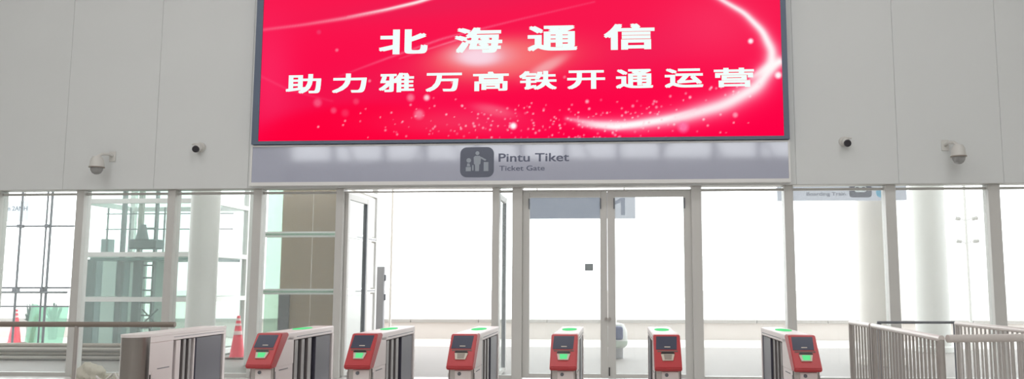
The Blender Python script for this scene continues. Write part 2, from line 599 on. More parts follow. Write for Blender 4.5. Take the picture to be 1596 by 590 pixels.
def build_display():
    NX, NZ = 560, 224
    xs = np.linspace(LX0, LX1, NX)
    zs = np.linspace(LZ0, LZ1, NZ)
    X, Z = np.meshgrid(xs, zs)
    # the pattern is drawn on the screen's own plane, in units of about a centimetre
    q = np.stack([X - EYE.x, np.full_like(X, LY - EYE.y), Z - EYE.z], -1)
    dz = q @ np.array(DV)
    u = CX + F * (q @ np.array(RV)) / dz
    v = CY - F * (q @ np.array(UV)) / dz
    col = np.zeros(X.shape + (3,))
    top = np.array([250, 24, 78.]) / 255
    bot = np.array([255, 0, 68.]) / 255
    t = np.clip((v - 20) / 190, 0, 1)[..., None]
    col[:] = top * (1 - t) + bot * t
    # darker crimson bands across the middle
    def soft(cx, cy, rx, ry, rot=0.0, p=1.0):
        ca, sa = math.cos(rot), math.sin(rot)
        a = ((u - cx) * ca + (v - cy) * sa) / rx
        b = (-(u - cx) * sa + (v - cy) * ca) / ry
        return np.exp(-(a * a + b * b) ** p)

    def mix(c, k):
        nonlocal col
        c = np.array(c) / 255.
        k = np.clip(k, 0, 1)[..., None]
        col = col * (1 - k) + c * k
    mix((232, 34, 84), .6 * soft(690, 8, 200, 18, -.1))
    mix((238, 30, 82), .6 * soft(560, 140, 260, 40, -.25))
    mix((236, 40, 90), .5 * soft(1010, 75, 120, 40, -.3))
    mix((250, 60, 112), .5 * soft(420, 120, 40, 90))
    mix((252, 70, 110), .45 * soft(1120, 40, 80, 60))
    mix((255, 0, 58), .9 * (1 / (1 + np.exp(-(1 - ((u - 575) / 190) ** 2 - ((v - 235) / 72) ** 2) * 8))))
    # central glow with stepped rings
    mix((244, 70, 92), .9 * soft(790, 95, 140, 38, -.12, 1.5))
    mix((248, 112, 116), 1.0 * soft(775, 90, 102, 31, -.05, 2))
    mix((244, 160, 170), .95 * soft(748, 86, 56, 21, 0, 2))
    mix((250, 215, 228), 1.0 * soft(745, 88, 34, 14, 0, 2))
    mix((246, 168, 172), .9 * soft(852, 104, 36, 9, -.5, 1.5))
    mix((250, 130, 150), .6 * soft(770, 172, 34, 9, .2, 1.5))
    mix((240, 90, 120), .5 * soft(720, 190, 120, 22))

    def stroke(pts, c, steps=160):
        """smooth stroke through (x, y, width, strength) points"""
        pts = np.array(pts, float)
        tt = np.linspace(0, len(pts) - 1, steps)
        idx = np.arange(len(pts))
        # Catmull-Rom style smoothing by dense interpolation and averaging
        P = np.stack([np.interp(tt, idx, pts[:, j]) for j in range(4)], 1)
        ker = np.ones(13) / 13
        for j in range(4):
            pad = np.concatenate([np.full(6, P[0, j]), P[:, j], np.full(6, P[-1, j])])
            P[:, j] = np.convolve(pad, ker, 'valid')
        best = np.zeros_like(u)
        for x, y, wd, st in P:
            m = (np.abs(u - x) < wd * 5 + 4) & (np.abs(v - y) < wd * 5 + 4)
            d2 = (u[m] - x) ** 2 + (v[m] - y) ** 2
            best[m] = np.maximum(best[m], st * np.exp(-d2 / (wd * wd)))
        mix(c, best)
    ring = [(1090, -22), (1125, 0), (1160, 20), (1188, 48), (1203, 78), (1203, 102), (1180, 135), (1130, 163), (1060, 183), (985, 195), (930, 193), (880, 184)]
    rw = [4, 5, 6, 8, 11, 13, 15, 15, 13, 10, 8, 4]
    rs = [.5, .7, .8, .85, .8, .8, .8, .75, .7, .7, .6, .2]
    stroke([(x, y, a * 1.9, s * .55) for (x, y), a, s in zip(ring, rw, rs)], (252, 96, 130), 300)
    stroke([(x, y, a, s) for (x, y), a, s in zip(ring, rw, rs)], (252, 190, 205), 300)
    stroke([(x, y, a * .55, s * 1.15) for (x, y), a, s in zip(ring, rw, rs)], (255, 248, 250), 300)
    stroke([(1172, 120, 5, .6), (1200, 104, 9, 1), (1215, 96, 8, 1)], (255, 250, 250))
    stroke([(1085, 170, 2, .2), (1030, 187, 4, .8), (960, 198, 5, 1), (900, 194, 3, .3)], (255, 255, 255))
    stroke([(405, 47, 2.5, .35), (470, 39, 2.5, .5), (540, 28, 3, .75), (600, 16, 3, .9), (650, 4, 3, 1), (700, -12, 3, 1)], (252, 170, 182))
    stroke([(540, 26, 1.2, .2), (600, 15, 1.5, .8), (650, 3.5, 2, 1), (690, -9, 2, 1)], (255, 235, 235))
    stroke([(520, 122, 1.6, .15), (600, 92, 1.8, .6), (690, 60, 2, .7), (810, 30, 1.6, .5), (930, 2, 1.5, .3)], (250, 120, 150), 220)
    stroke([(620, 92, 1.2, .2), (700, 66, 1.4, .6), (760, 48, 1.4, .4)], (252, 160, 180), 120)
    stroke([(405, 118, 2, .3), (450, 140, 2, .35), (520, 158, 2, .2)], (252, 90, 130), 100)

    def dot(x, y, r, c, k):
        m = (np.abs(u - x) < r * 3) & (np.abs(v - y) < r * 3)
        d = np.hypot(u[m] - x, v[m] - y) / r
        kk = k * np.clip(1.6 - d * 1.0, 0, 1)[:, None]
        col[m] = col[m] * (1 - kk) + np.array(c) / 255. * kk
    for _ in range(230):
        x = rng.normal(850, 150)
        y = min(214, rng.normal(190, 17))
        dot(x, y, rng.uniform(.8, 1.6), (255, 205, 215), rng.uniform(.3, .9))
    for _ in range(60):
        a = rng.uniform(0, 1)
        dot(900 + 300 * a + rng.normal(0, 14), 212 - 90 * a + rng.normal(0, 12), rng.uniform(1, 2), (255, 220, 228), rng.uniform(.4, .9))
    for x, y, r, c, k in [(800, 196, 4.5, (255, 252, 252), 1), (653, 178, 6.5, (250, 140, 165), .8), (520, 172, 4, (250, 100, 135), .7),
                          (495, 160, 5.5, (250, 110, 145), .7), (538, 176, 5, (250, 70, 110), .6), (555, 158, 4, (250, 90, 125), .6), (1065, 198, 7, (255, 120, 170), .9),
                          (1213, 117, 4.5, (255, 245, 248), 1), (1170, 64, 3.5, (255, 240, 245), 1), (665, 152, 4, (255, 225, 228), .9), (640, 152, 5, (250, 160, 175), .7),
                          (1146, 179, 3.5, (255, 170, 190), .8), (915, 158, 2.5, (255, 200, 210), .8), (525, 78, 2.2, (250, 150, 170), .7), (497, 50, 3, (235, 90, 130), .5),
                          (705, 128, 2, (255, 200, 200), .6), (576, 126, 2, (255, 200, 200), .6), (880, 120, 2, (255, 200, 200), .5)]:
        dot(x, y, r, c, k)
    verts = np.stack([X - bx, np.full_like(X, LY - by), Z - bz], -1).reshape(-1, 3)
    i = np.arange(NX * NZ).reshape(NZ, NX)
    faces = np.stack([i[:-1, :-1], i[:-1, 1:], i[1:, 1:], i[1:, :-1]], -1).reshape(-1, 4)
    me = bpy.data.meshes.new('display')
    me.vertices.add(len(verts))
    me.vertices.foreach_set('co', verts.ravel())
    me.loops.add(faces.size)
    me.loops.foreach_set('vertex_index', faces.ravel().astype(np.int32))
    me.polygons.add(len(faces))
    me.polygons.foreach_set('loop_start', np.arange(0, faces.size, 4, dtype=np.int32))
    me.update()
    me.validate()
    ca = me.color_attributes.new('picture', 'FLOAT_COLOR', 'POINT')
    rgba = np.ones((NX * NZ, 4))
    rgba[:, :3] = srgb_lin(col.reshape(-1, 3))
    ca.data.foreach_set('color', rgba.astype(np.float32).ravel())
    m = bpy.data.materials.new('screen_picture')
    m.use_nodes = True
    nt = m.node_tree
    b = nt.nodes['Principled BSDF']
    b.inputs['Base Color'].default_value = (0, 0, 0, 1)
    b.inputs['Roughness'].default_value = .7
    b.inputs['Specular IOR Level'].default_value = 0
    a = nt.nodes.new('ShaderNodeAttribute')
    a.attribute_name = 'picture'
    nt.links.new(a.outputs['Color'], b.inputs['Emission Color'])
    b.inputs['Emission Strength'].default_value = 1.0
    me.materials.append(m)
    o = bpy.data.objects.new('display', me)
    COL.objects.link(o)
    o.parent = led
    return o


build_display()
CH = [('北', 590, 667, 45, 85), ('海', 708, 783, 42, 83), ('通', 822, 900, 39, 80), ('信', 941, 1020, 36, 78),
      ('助', 445, 501, 115, 146), ('力', 517, 572, 114, 145), ('雅', 590, 646, 113, 144), ('万', 663, 720, 113, 143), ('高', 737, 793, 111, 142),
      ('铁', 809, 868, 110, 140), ('开', 884, 943, 109, 139), ('通', 960, 1018, 107, 138), ('运', 1036, 1096, 106, 137), ('营', 1113, 1175, 105, 136)]
for ch, a, b, t_, b_ in CH:
    p, q = at(a, b_, LY - .004), at(b, t_, LY - .004)
    o = lettering('character', ch, 'letters', led, p.x - bx, q.x - bx, LY - .004 - by, p.z - bz, q.z - bz, .065 if t_ < 100 else .055)

# ------------------------------------------------------------------ ticket gate sign below the screen
SY = 13.90
sx0, sx1 = at(393, 255, SY).x, at(1229, 255, SY).x
sz0, sz1 = at(811, 281, SY).z, at(811, 225, SY).z
sg = thing('ticket_gate_sign', 'long glossy grey sign reading Pintu Tiket below the red screen', 'sign', ((sx0 + sx1) / 2, WY, sz0))
gx, gy, gz = sg.location
box('sign_panel', 'sign_glass', sg, sx0 - gx, sx1 - gx, SY - gy, -.001, 0, sz1 - gz)
box('sign_frame', 'white_paint', sg, sx0 - gx - .03, sx1 - gx + .03, SY - gy - .015, -.001, -.06, 0)
box('sign_frame', 'white_paint', sg, sx0 - gx - .03, sx1 - gx + .03, SY - gy - .01, -.001, sz1 - gz, sz1 - gz + .028)
box('sign_frame', 'white_paint', sg, sx0 - gx - .03, sx0 - gx, SY - gy - .01, -.001, 0, sz1 - gz)
box('sign_frame', 'white_paint', sg, sx1 - gx, sx1 - gx + .03, SY - gy - .01, -.001, 0, sz1 - gz)


def rrect(x0, x1, z0, z1, r, n=6):
    pts = []
    for cx, cz, a0 in ((x1 - r, z1 - r, 0), (x0 + r, z1 - r, 90), (x0 + r, z0 + r, 180), (x1 - r, z0 + r, 270)):
        for k in range(n + 1):
            a = math.radians(a0 + 90 * k / n)
            pts.append((cx + r * math.cos(a), cz + r * math.sin(a)))
    return pts


p, q = at(717, 276, SY), at(770, 229, SY)
ic = MB().prism_y(rrect(p.x - gx, q.x - gx, p.z - gz, q.z - gz, .11), SY - gy - .006, SY - gy - .001).build('icon_plate', 'sign_dark', sg)
iw, ih = q.x - p.x, q.z - p.z


def pic(poly, depth=.009):
    MB().prism_y([(p.x - gx + a * iw, p.z - gz + b * ih) for a, b in poly], SY - gy - depth, SY - gy - .0065).build('pictogram', 'sign_mark', ic)


def disc(cx, cz, r, n=16):
    return [(cx + r * math.cos(2 * math.pi * k / n), cz + r * 1.1 * math.sin(2 * math.pi * k / n)) for k in range(n)]


pic(disc(.51, .80, .06))
pic([(.40, .66), (.44, .71), (.58, .71), (.62, .66), (.60, .44), (.57, .42), (.56, .2), (.45, .2), (.44, .42), (.41, .44)])
pic([(.62, .68), (.62, .62), (.74, .54), (.78, .58)])
pic([(.70, .20), (.84, .20), (.84, .50), (.70, .50)])
pic([(.17, .20), (.32, .20), (.32, .34), (.17, .34)])
pic([(.20, .36), (.30, .36), (.28, .46), (.21, .46)])
pic(disc(.255, .56, .07))
pic([(.36, .22), (.40, .22), (.40, .40), (.36, .40)])
for body, a, b, t_, b_, bold in (('Pintu Tiket', 777, 887, 238, 252, .03), ('Ticket Gate', 778, 849, 257.5, 266, .02)):
    P0, P1 = at(a, b_, SY), at(b, t_, SY)
    lettering('letter', body, 'sign_ink', sg, P0.x - gx, P1.x - gx, SY - gy - .003, P0.z - gz, P1.z - gz, bold)


# ------------------------------------------------------------------ wall cameras
def dome_camera(px, py, flip, label):
    c = at(px, py, 13.72)
    t = thing('dome_camera', label, 'camera', (c.x, WY, c.z))
    box('wall_plate', 'cctv_white', t, flip * .10 - .06, flip * .10 + .06, -.02, -.001, .10, .28, .008)
    MB().tube([(flip * .10, -.02, .20), (flip * .09, -.10, .22), (flip * .04, -.22, .20), (0, -.28, .14)], .028).build('bracket_arm', 'cctv_white', t, True)
    MB().lathe([(.03, .16), (.07, .15), (.105, .09), (.115, .0), (.12, -.03)], 24, (0, -.28, 0)).build('housing', 'cctv_white', t, True)
    MB().lathe([(.126, -.03), (.126, -.045), (.10, -.046)], 24, (0, -.28, 0)).build('rim', 'off_grey', t, True)
    g = MB().lathe([(.10, -.046), (.095, -.09), (.07, -.135), (.035, -.158), (.005, -.163)], 24, (0, -.28, 0)).build('dome', 'dome_glass', t, True)
    MB().lathe([(.02, -.05), (.05, -.08), (.05, -.12), (.03, -.14), (.005, -.145)], 16, (0, -.30, 0)).build('lens', 'cctv_dark', g, True)


def turret_camera(px, py, flip, label):
    c = at(px, py, 13.85)
    t = thing('turret_camera', label, 'camera', (c.x, WY, c.z))
    MB().cyl((0, -.001, .03), (0, -.05, .03), .085, .08, 24).build('mount', 'cctv_white', t, True)
    o = MB().lathe([(.005, .07), (.05, .055), (.07, .02), (.072, -.01), (.055, -.045), (.02, -.062), (.005, -.065)], 20).build('eyeball', 'cctv_white', t, True)
    o.location = (flip * -.01, -.095, .01)
    f = MB().cyl((0, 0, 0), (0, -.03, -.012), .062, .055, 20).build('lens_face', 'cctv_dark', t, True)
    f.location = (flip * -.02, -.145, -.02)
    MB().tube([(flip * .02, -.09, .075), (flip * -.05, -.15, .07), (flip * -.085, -.17, .055)], .012, 8).build('visor', 'cctv_white', t, True)


dome_camera(151, 257, 1, 'white dome camera on bracket low on the left wall panels')
dome_camera(1494, 240, -1, 'white dome camera on bracket on the right wall panels')
turret_camera(307, 230, 1, 'small dark lensed camera left of the red screen')
turret_camera(1319, 221, -1, 'small dark lensed camera right of the red screen')


# ------------------------------------------------------------------ ticket gates
def ticket_gate(name, label, X, lit):
    """local origin at the floor below the lip; Y runs back along the gate"""
    t = thing(name, label, 'ticket gate', (X, 8.65, 0), 'ticket gates in the row')
    W = .135
    # front pedestal below the red head
    MB().box(-W + .012, W - .012, .10, .62, 0, .74, .012).build('pedestal', 'steel', t)
    MB().box(-W + .07, W - .03, .085, .1005, .03, .69, .004).build('front_panel', 'steel_light', t)
    lk = MB().cyl((-.015, .085, .655), (-.015, .073, .655), .018, n=14).build('lock', 'rail_grey', t, True)
    # side cheeks between head and recess
    MB().prism_x([(.10, .70), (.62, .70), (.62, 1.0), (.42, 1.0)], -W, W, .004).build('upper_body', 'steel_light', t)
    for s in (-1, 1):
        MB().box(s * (W - .004), s * (W + .001), .12, .60, .02, .70, .0).build('side_panel', 'steel_light', t)
        MB().box(s * (W + .001), s * (W + .004), .22, .46, .660, .668).build('panel_gap', 'rail_grey', t)
        MB().box(s * (W + .001), s * (W + .004), .115, .127, .52, .66).build('hinge', 'rail_grey', t)
    # red sloping head
    hd = MB().prism_x([(0, .735), (.015, .70), (.13, .70), (.46, 1.02), (.44, 1.05), (.27, 1.05)], -W - .004, W + .004, .008).build('head', 'gate_red', t)
    # on-slope frame: direction from lip to top
    a = Vector((0, 0, .735)); b = Vector((0, .27, 1.05))
    d = (b - a); Ls = d.length; d.normalize()
    nrm = Vector((0, -d.z, d.y))

    def slope_prism(poly, h0, h1, nm, m, par):
        mb = MB()
        lo = [mb.bm.verts.new(a + d * v + Vector((u, 0, 0)) + nrm * h0) for u, v in poly]
        hi = [mb.bm.verts.new(a + d * v + Vector((u, 0, 0)) + nrm * h1) for u, v in poly]
        n = len(poly)
        mb.bm.faces.new(lo); mb.bm.faces.new(hi[::-1])
        for k in range(n):
            mb.bm.faces.new((lo[k], hi[k], hi[(k + 1) % n], lo[(k + 1) % n]))
        return mb.build(nm, m, par)
    ds = slope_prism([(-.118, .225), (.095, .225), (.105, .392), (-.11, .392)], -.004, .003, 'display', 'screen_off', hd)
    slope_prism([(-.03, .252), (.03, .252), (.03, .262), (-.03, .262)], .003, .004, 'display_mark', 'pad_beige', ds)
    slope_prism([(-.105, .195), (.105, .195), (.105, .215), (-.105, .215)], -.002, .002, 'seam', 'cone_base', hd)
    pd = slope_prism([(-.055, .085), (.05, .085), (.07, .165), (-.07, .165)], -.002, .012, 'reader_pad', 'pad_beige', hd)
    slope_prism([(-.07, .165), (.07, .165), (.06, .182), (-.06, .182)], -.002, .022, 'reader_hood', 'black', hd)
    slope_prism([(-.035, .095), (.035, .095), (.042, .155), (-.042, .155)], .012, .014, 'reader_light', 'green_light' if lit else 'off_grey', pd)
    # long body with the recess for the flaps
    box('core', 'recess_dark', t, -W + .05, W - .05, .60, 1.92, .02, .95)
    box('plinth', 'steel', t, -W, W, .60, 1.95, 0, .10, .004)
    box('end_post', 'steel_light', t, -W, W, 1.89, 1.95, .10, .955, .004)
    MB().box(-W, W, .44, 1.95, .955, 1.05, .012, 2).build('top_cap', 'steel_light', t)
    for s in (-1, 1):
        box('cap_groove', 'rail_grey', t, s * (W - .002), s * (W + .002), .70, 1.85, .985, .992)
        for y0, y1, m in ((.68, .78, 'guide_steel'), (.88, .98, 'guide_steel'), (1.08, 1.2, 'guide_steel'), (1.34, 1.85, 'recess_dark')):
            box('flap_guide', m, t, s * (W - .05), s * (W - .012), y0, y1, .10, .95, .006)
    # green arrow light on the lid
    MB().prism_z([(.085 * math.cos(2 * math.pi * k / 20), 1.22 + .24 * math.sin(2 * math.pi * k / 20)) for k in range(20)], 1.05, 1.056).build('lid_light', 'green_light', t)
    return t


gates = [(402, 1, 'red headed ticket gate with lit green pad, nearest the tall traffic cone'),
         (556, 1, 'red headed ticket gate with lit green pad, second red one from left'),
         (716, 0, 'red headed ticket gate with unlit pad beside the wide door post'),
         (877.5, 1, 'red headed ticket gate with lit green pad before the left door leaf'),
         (1042, 0, 'red headed ticket gate with unlit pad before the right door leaf'),
         (1260, 1, 'red headed ticket gate with lit green pad nearest the steel barriers')]
proto = {}
for p_, lit, lb in gates:
    X = at(p_, 570, 8.65).x
    if lit in proto:
        o = copy_tree(proto[lit])
        o.location = (X, 8.65, 0)
        o['label'] = lb
    else:
        proto[lit] = ticket_gate('ticket_gate', lb, X, lit)

# end cabinet without a head at the left
ge = thing('gate_end_cabinet', 'plain steel gate cabinet without red head at the left end', 'ticket gate', (at(211, 540, 8.7).x, 8.55, 0))
W = .145
fp = MB()
prof = [(-W, .18)] + [(-W * math.cos(math.pi * k / 14), .16 - .15 * math.sin(math.pi * k / 14)) for k in range(15)] + [(W, .18)]
fp.prism_z(prof, 0, 1.02).build('rounded_front', 'steel_dark', ge, True)
MB().box(-W, W, .17, .66, 0, .955, .006).build('front_body', 'steel_light', ge)
box('core', 'recess_dark', ge, -W + .05, W - .05, .64, 1.88, .02, .95)
box('plinth', 'steel', ge, -W, W, .64, 1.92, 0, .10)
box('end_post', 'steel_light', ge, -W, W, 1.86, 1.92, .10, .955, .004)
cp = MB()
cp.prism_z([(-W - .003, 1.92)] + [(-(W + .003) * math.cos(math.pi * k / 14), .16 - .155 * math.sin(math.pi * k / 14)) for k in range(15)] + [(W + .003, 1.92)], 1.02, 1.05)
cp.build('lid', 'steel_light', ge)
box('top_cap', 'steel_light', ge, -W, W, .18, 1.92, .955, 1.02, .003)
for s in (-1, 1):
    box('cap_groove', 'rail_grey', ge, s * (W - .002), s * (W + .002), .66, 1.86, .985, .99)
    box('access_door', 'steel_light', ge, s * W, s * (W + .006), .24, .60, .05, .64)
    box('panel_gap', 'rail_grey', ge, s * W, s * (W + .004), .34, .58, .665, .673)
    box('hinge', 'black', ge, s * W, s * (W + .006), .195, .21, .52, .62)
    for y0, y1, m in ((.74, .84, 'steel_light'), (.90, .96, 'guide_steel'), (1.02, 1.08, 'guide_steel'), (1.14, 1.17, 'steel_light'), (1.20, 1.84, 'recess_dark')):
        box('flap_guide', m, ge, s * (W - .05), s * (W - .014), y0, y1, .10, .95, .005)

# ------------------------------------------------------------------ barriers
def barrier(label, a, b, pitch=.105, ends=(1, 1), top=1.08, m='steel', bar_r=.0125, bars=True, rail=.03):
    a, b = Vector(a), Vector(b)
    L = (b - a).length
    t = thing('steel_barrier', label, 'barrier', (a.x, a.y, 0), 'steel barriers of the enclosure', rz=math.atan2(b.y - a.y, b.x - a.x))
    MB().cyl((-.02, 0, top), (L + .02, 0, top), rail, n=16).build('top_rail', 'rail_light' if bars else m, t, True)
    if bars:
        MB().cyl((0, 0, .12), (L, 0, .12), .02, n=12).build('bottom_rail', m, t, True)
    for k, e in ((0, ends[0]), (L, ends[1])):
        if e:
            MB().cyl((k, 0, 0), (k, 0, top - .01), .03, n=16).build('post', m, t, True)
    n = max(2, int(L / pitch)) if bars else 0
    first = None
    for i in range(1, n):
        if first is None:
            first = MB().cyl((0, 0, .12), (0, 0, top - .01), bar_r, n=8).build('bar', m, t, True)
            o = first
        else:
            o = first.copy()
            COL.objects.link(o)
            o.parent = t
        o.location = (L * i / n, 0, 0)
    return t


barrier('barrier section receding beside the rightmost ticket gate, far part', (3.07, 10.42), (3.06, 11.24), .115, m='steel_dull')
barrier('barrier section receding beside the rightmost ticket gate, near part', (2.99, 8.0), (3.08, 10.36), .115, m='steel_dull')
barrier('barrier section facing the viewer at the lower right', (3.06, 7.98), (4.75, 8.42), .09, (0, 1), m='steel', rail=.036)
barrier('barrier section across the back of the enclosure', (3.43, 11.27), (4.42, 11.31), .11, (1, 1), 1.08, 'rail_grey', bars=False, rail=.016)
barrier('barrier section receding along the right of the enclosure', (4.32, 11.0), (4.44, 8.75), .10, m='steel')

hr = thing('handrail', 'brown grey metal handrail with one post at the left', 'handrail', (-6.55, 10.1, 0))
MB().cyl((-2.4, -.02, 1.08), (1.09, .05, 1.08), .033, n=16).build('rail', 'handrail_grey', hr, True)
MB().cyl((-.155, .025, 0), (-.155, .025, 1.06), .026, n=16).build('post', 'steel_dull', hr, True)
MB().cyl((-2.3, -.02, 0), (-2.3, -.02, 1.06), .026, n=16).build('post', 'steel_dull', hr, True)

# ------------------------------------------------------------------ sack on the hall floor
def lump(name, c, r, m, label, cat):
    bm = bmesh.new()
    bmesh.ops.create_icosphere(bm, subdivisions=4, radius=1)
    for v in bm.verts:
        p = v.co.copy()
        k = 1 + .10 * math.sin(5 * p.x + 2 * p.z) * math.cos(4 * p.y) + .07 * math.sin(9 * p.z + 5 * p.x) + .04 * math.sin(17 * p.x + 11 * p.y)
        p = Vector((p.x * r[0] * k, p.y * r[1] * k, p.z * r[2] * k))
        p.z = max(p.z, -r[2] * .75) + r[2] * .75
        v.co = p
    mb = MB(); mb.bm.free(); mb.bm = bm
    t = thing(name, label, cat, c)
    mb.build('bag', m, t, True)
    return t


c = atz(140, 600, 0)
sk = lump('sack', (at(138, 580, 12.9).x, 12.9, 0), (.24, .22, .19), 'sack', 'lumpy pale cloth sack on the floor by the left glass', 'sack')
MB().tube([(.16, -.1, .17), (.26, -.13, .11), (.36, -.14, .09), (.44, -.13, .16), (.50, -.12, .20), (.54, -.1, .12), (.56, -.08, .02)], .018, 8).build('strap', 'strap_white', sk, True)
MB().tube([(.14, -.12, .10), (.28, -.15, .06), (.38, -.16, .10), (.48, -.15, .19), (.47, -.14, .08), (.45, -.12, .01)], .016, 8).build('strap', 'strap_white', sk, True)
MB().box(.10, .52, .05, .25, 0, .16, .04, 2).build('folded_cloth', 'sack', sk, True)


# ------------------------------------------------------------------ traffic cones
def cone(x, y, label):
    t = thing('traffic_cone', label, 'traffic cone', (x, y, 0), 'traffic cones outside')
    MB().box(-.2, .2, -.2, .2, 0, .035, .012).build('base', 'cone_base', t)
    def rad(z): return .155 - (.155 - .032) * (z - .035) / .865
    body = MB().lathe([(.165, .035), (rad(.06), .06), (rad(.9), .9), (.02, .905)], 28).build('body', 'cone_red', t, True)
    for z0, z1, m in ((.50, .58, 'cone_band'), (.69, .74, 'cone_band'), (.80, .85, 'cone_band')):
        MB().lathe([(rad(z0) + .001, z0), (rad(z0) + .004, z0 + .003), (rad(z1) + .004, z1 - .003), (rad(z1) + .001, z1)], 28).build('band', m, body, True)
    return t


cone(at(370, 540, 17.65).x, 17.65, 'tall red traffic cone with pale bands left of first red gate')
cone(at(23, 520, 21.6).x, 21.6, 'red traffic cone partly hidden by stacked tubes at far left')


# ------------------------------------------------------------------ round columns outside
def column(px, Y, r, m, label):
    t = thing('round_column', label, 'column', (at(px, 400, Y).x, Y, 0), 'round columns under the canopy')
    MB().lathe([(r, 0), (r, 6.99)], 40).build('shaft', m, t, True)
    MB().lathe([(r + .04, 0), (r + .04, .12), (r + .002, .15)], 40).build('base_ring', m, t, True)
    return t


column(317, 15.5, .265, 'column_white', 'round white column before the glass lift shaft')
column(1368, 17.2, .40, 'column_warm', 'round warm white column under the right hanging sign')
column(1449, 20.4, .385, 'column_grey', 'round grey white column in the bay at right of the hanging sign')
po = thing('slim_pole', 'slim pale lamp pole with small lamps outside at the right', 'pole', (at(1508, 400, 20.8).x, 20.8, 0))
MB().cyl((0, 0, 0), (0, 0, 6.99), .035, n=12).build('pole', 'column_white', po, True)
for z, s in ((3.15, 1), (3.15, -1), (2.6, 1), (2.6, -1)):
    MB().tube([(0, 0, z - .06), (s * .1, 0, z), (s * .16, 0, z)], .012, 8).build('lamp_arm', 'frame_grey', po, True)
    MB().cyl((s * .14, -.02, z), (s * .27, -.04, z + .02), .05, n=12).build('lamp_head', 'frame_grey', po, True)
pp = thing('pale_post', 'thin pale post beside the grey totem outside', 'pole', (at(610, 400, 19.6).x, 19.6, 0))
MB().cyl((0, 0, 0), (0, 0, 6.99), .03, n=12).build('pole', 'column_warm', pp, True)
to = thing('totem', 'plain grey upright totem beyond the open doorway', 'sign', (at(592, 460, 19.0).x, 19.0, 0))
zt = at(592, 415, 19).z
MB().box(-.105, .105, -.06, .06, .05, zt, .01).build('body', 'totem_grey', to)
MB().box(-.15, .15, -.1, .1, 0, .05, .01).build('base', 'totem_grey', to)
for px_, py_ in ((601, 432), (601, 462)):
    zz = at(px_, py_, 19).z
    box('side_box', 'rail_grey', to, .105, .135, -.03, .03, zz - .08, zz + .06)

# ------------------------------------------------------------------ white unit with blue panel behind the door
un = thing('service_unit', 'small rounded white unit with blue panel half hidden by door stile', 'machine', (at(961, 550, 18.2).x, 18.2, 0))
MB().prism_z([(.14 * math.cos(2 * math.pi * k / 20), .12 * math.sin(2 * math.pi * k / 20)) for k in range(20)], 0, .26).build('pedestal', 'unit_grey', un, True)
MB().lathe([(.16, .22), (.21, .27), (.235, .40), (.225, .58), (.16, .72), (.05, .75)], 28).build('shell', 'unit_white', un, True)
MB().lathe([(.17, .225), (.225, .27), (.242, .33), (.245, .37)], 28).build('skirt', 'unit_mint', un, True)
MB().box(-.15, .14, -.28, -.1, .40, .69, .05, 2).build('blue_panel', 'unit_blue', un)

# ------------------------------------------------------------------ lift shaft of green glass
FY, BY = 17.5, 19.5
ex0, ex1 = at(118, 450, FY).x, at(316, 450, FY).x
lf = thing('glass_lift_shaft', 'green glass lift shaft with white steel frame outside the left bays', 'lift shaft', (ex0, FY, 0))
EW, ED = ex1 - ex0, BY - FY
zt2 = at(220, 313, FY).z
zb = [at(220, 396, FY).z, at(220, 466, FY).z]
for xx, yy in ((0, 0), (EW, 0), (0, ED), (EW, ED)):
    box('corner_post', 'white_paint', lf, xx - .06, xx + .06, yy - .06, yy + .06, 0, 4.6, .005)
for z in [.08, zb[1], zb[0], zt2, 4.5]:
    h = .05
    box('front_beam', 'white_paint', lf, .06, EW - .06, -.06, .06, z - h, z + h)
    box('side_beam', 'white_paint', lf, EW - .06, EW + .06, .06, ED - .06, z - h, z + h)
    box('back_beam', 'white_paint', lf, .06, EW - .06, ED - .06, ED + .06, z - h, z + h)
    box('side_beam', 'white_paint', lf, -.06, .06, .06, ED - .06, z - h, z + h)
zz = [.13, zb[1] - .05, zb[1] + .05, zb[0] - .05, zb[0] + .05, zt2 - .05, zt2 + .05, 4.45]
for i in range(0, 8, 2):
    for k in range(2):
        xa = .06 + (EW - .12) * k / 2
        box('pane', 'green_glass', lf, xa + .004, xa + (EW - .12) / 2 - .004, -.008, .008, zz[i], zz[i + 1])
    box('pane', 'clear_glass', lf, EW - .008, EW + .008, .064, ED - .064, zz[i], zz[i + 1])
    box('pane', 'green_glass', lf, .064, EW - .064, ED - .008, ED + .008, zz[i], zz[i + 1])
# machinery inside
gx_ = lambda px, dy=0.0: at(px, 430, FY + dy).x - ex0
box('guide_column', 'rail_grey', lf, gx_(209, .8), gx_(221, .8), .75, .85, 0, zb[0])
box('guide_column', 'tube_grey', lf, gx_(212, .8), gx_(218, .8), .75, .85, zb[0], 4.4)
box('guide_rail', 'rail_grey', lf, gx_(186, 1.0), gx_(191, 1.0), .95, 1.05, 0, 4.4)
box('guide_rail', 'rail_grey', lf, gx_(238, 1.0), gx_(241, 1.0), .95, 1.05, 0, 4.4)
mz = at(215, 388, FY + .7).z
MB().box(gx_(203, .7), gx_(245, .7), .55, .9, mz, mz + .22, .03).build('drive_motor', 'slate_dark', lf)
MB().cyl((gx_(222, .7), .6, mz + .22), (gx_(222, .7), .6, mz + .55), .14, .07, 14).build('drive_motor', 'rail_grey', lf)
ld = thing('x', None, None)
bpy.data.objects.remove(ld)
for k in range(10):
    z = .3 + k * .28
    box('ladder_rung', 'rail_grey', lf, gx_(222, .9), gx_(239, .9), .86, .9, z, z + .035)
for py_ in (333, 357):
    z = at(200, py_, FY + 1.5).z
    box('brace_bar', 'rail_grey', lf, gx_(160, 1.5), EW - .1, 1.48, 1.52, z - .012, z + .012)
for px_ in (163, 198, 252):
    box('brace_bar', 'rail_grey', lf, gx_(px_, 1.5) - .012, gx_(px_, 1.5) + .012, 1.48, 1.52, zb[0], zt2)
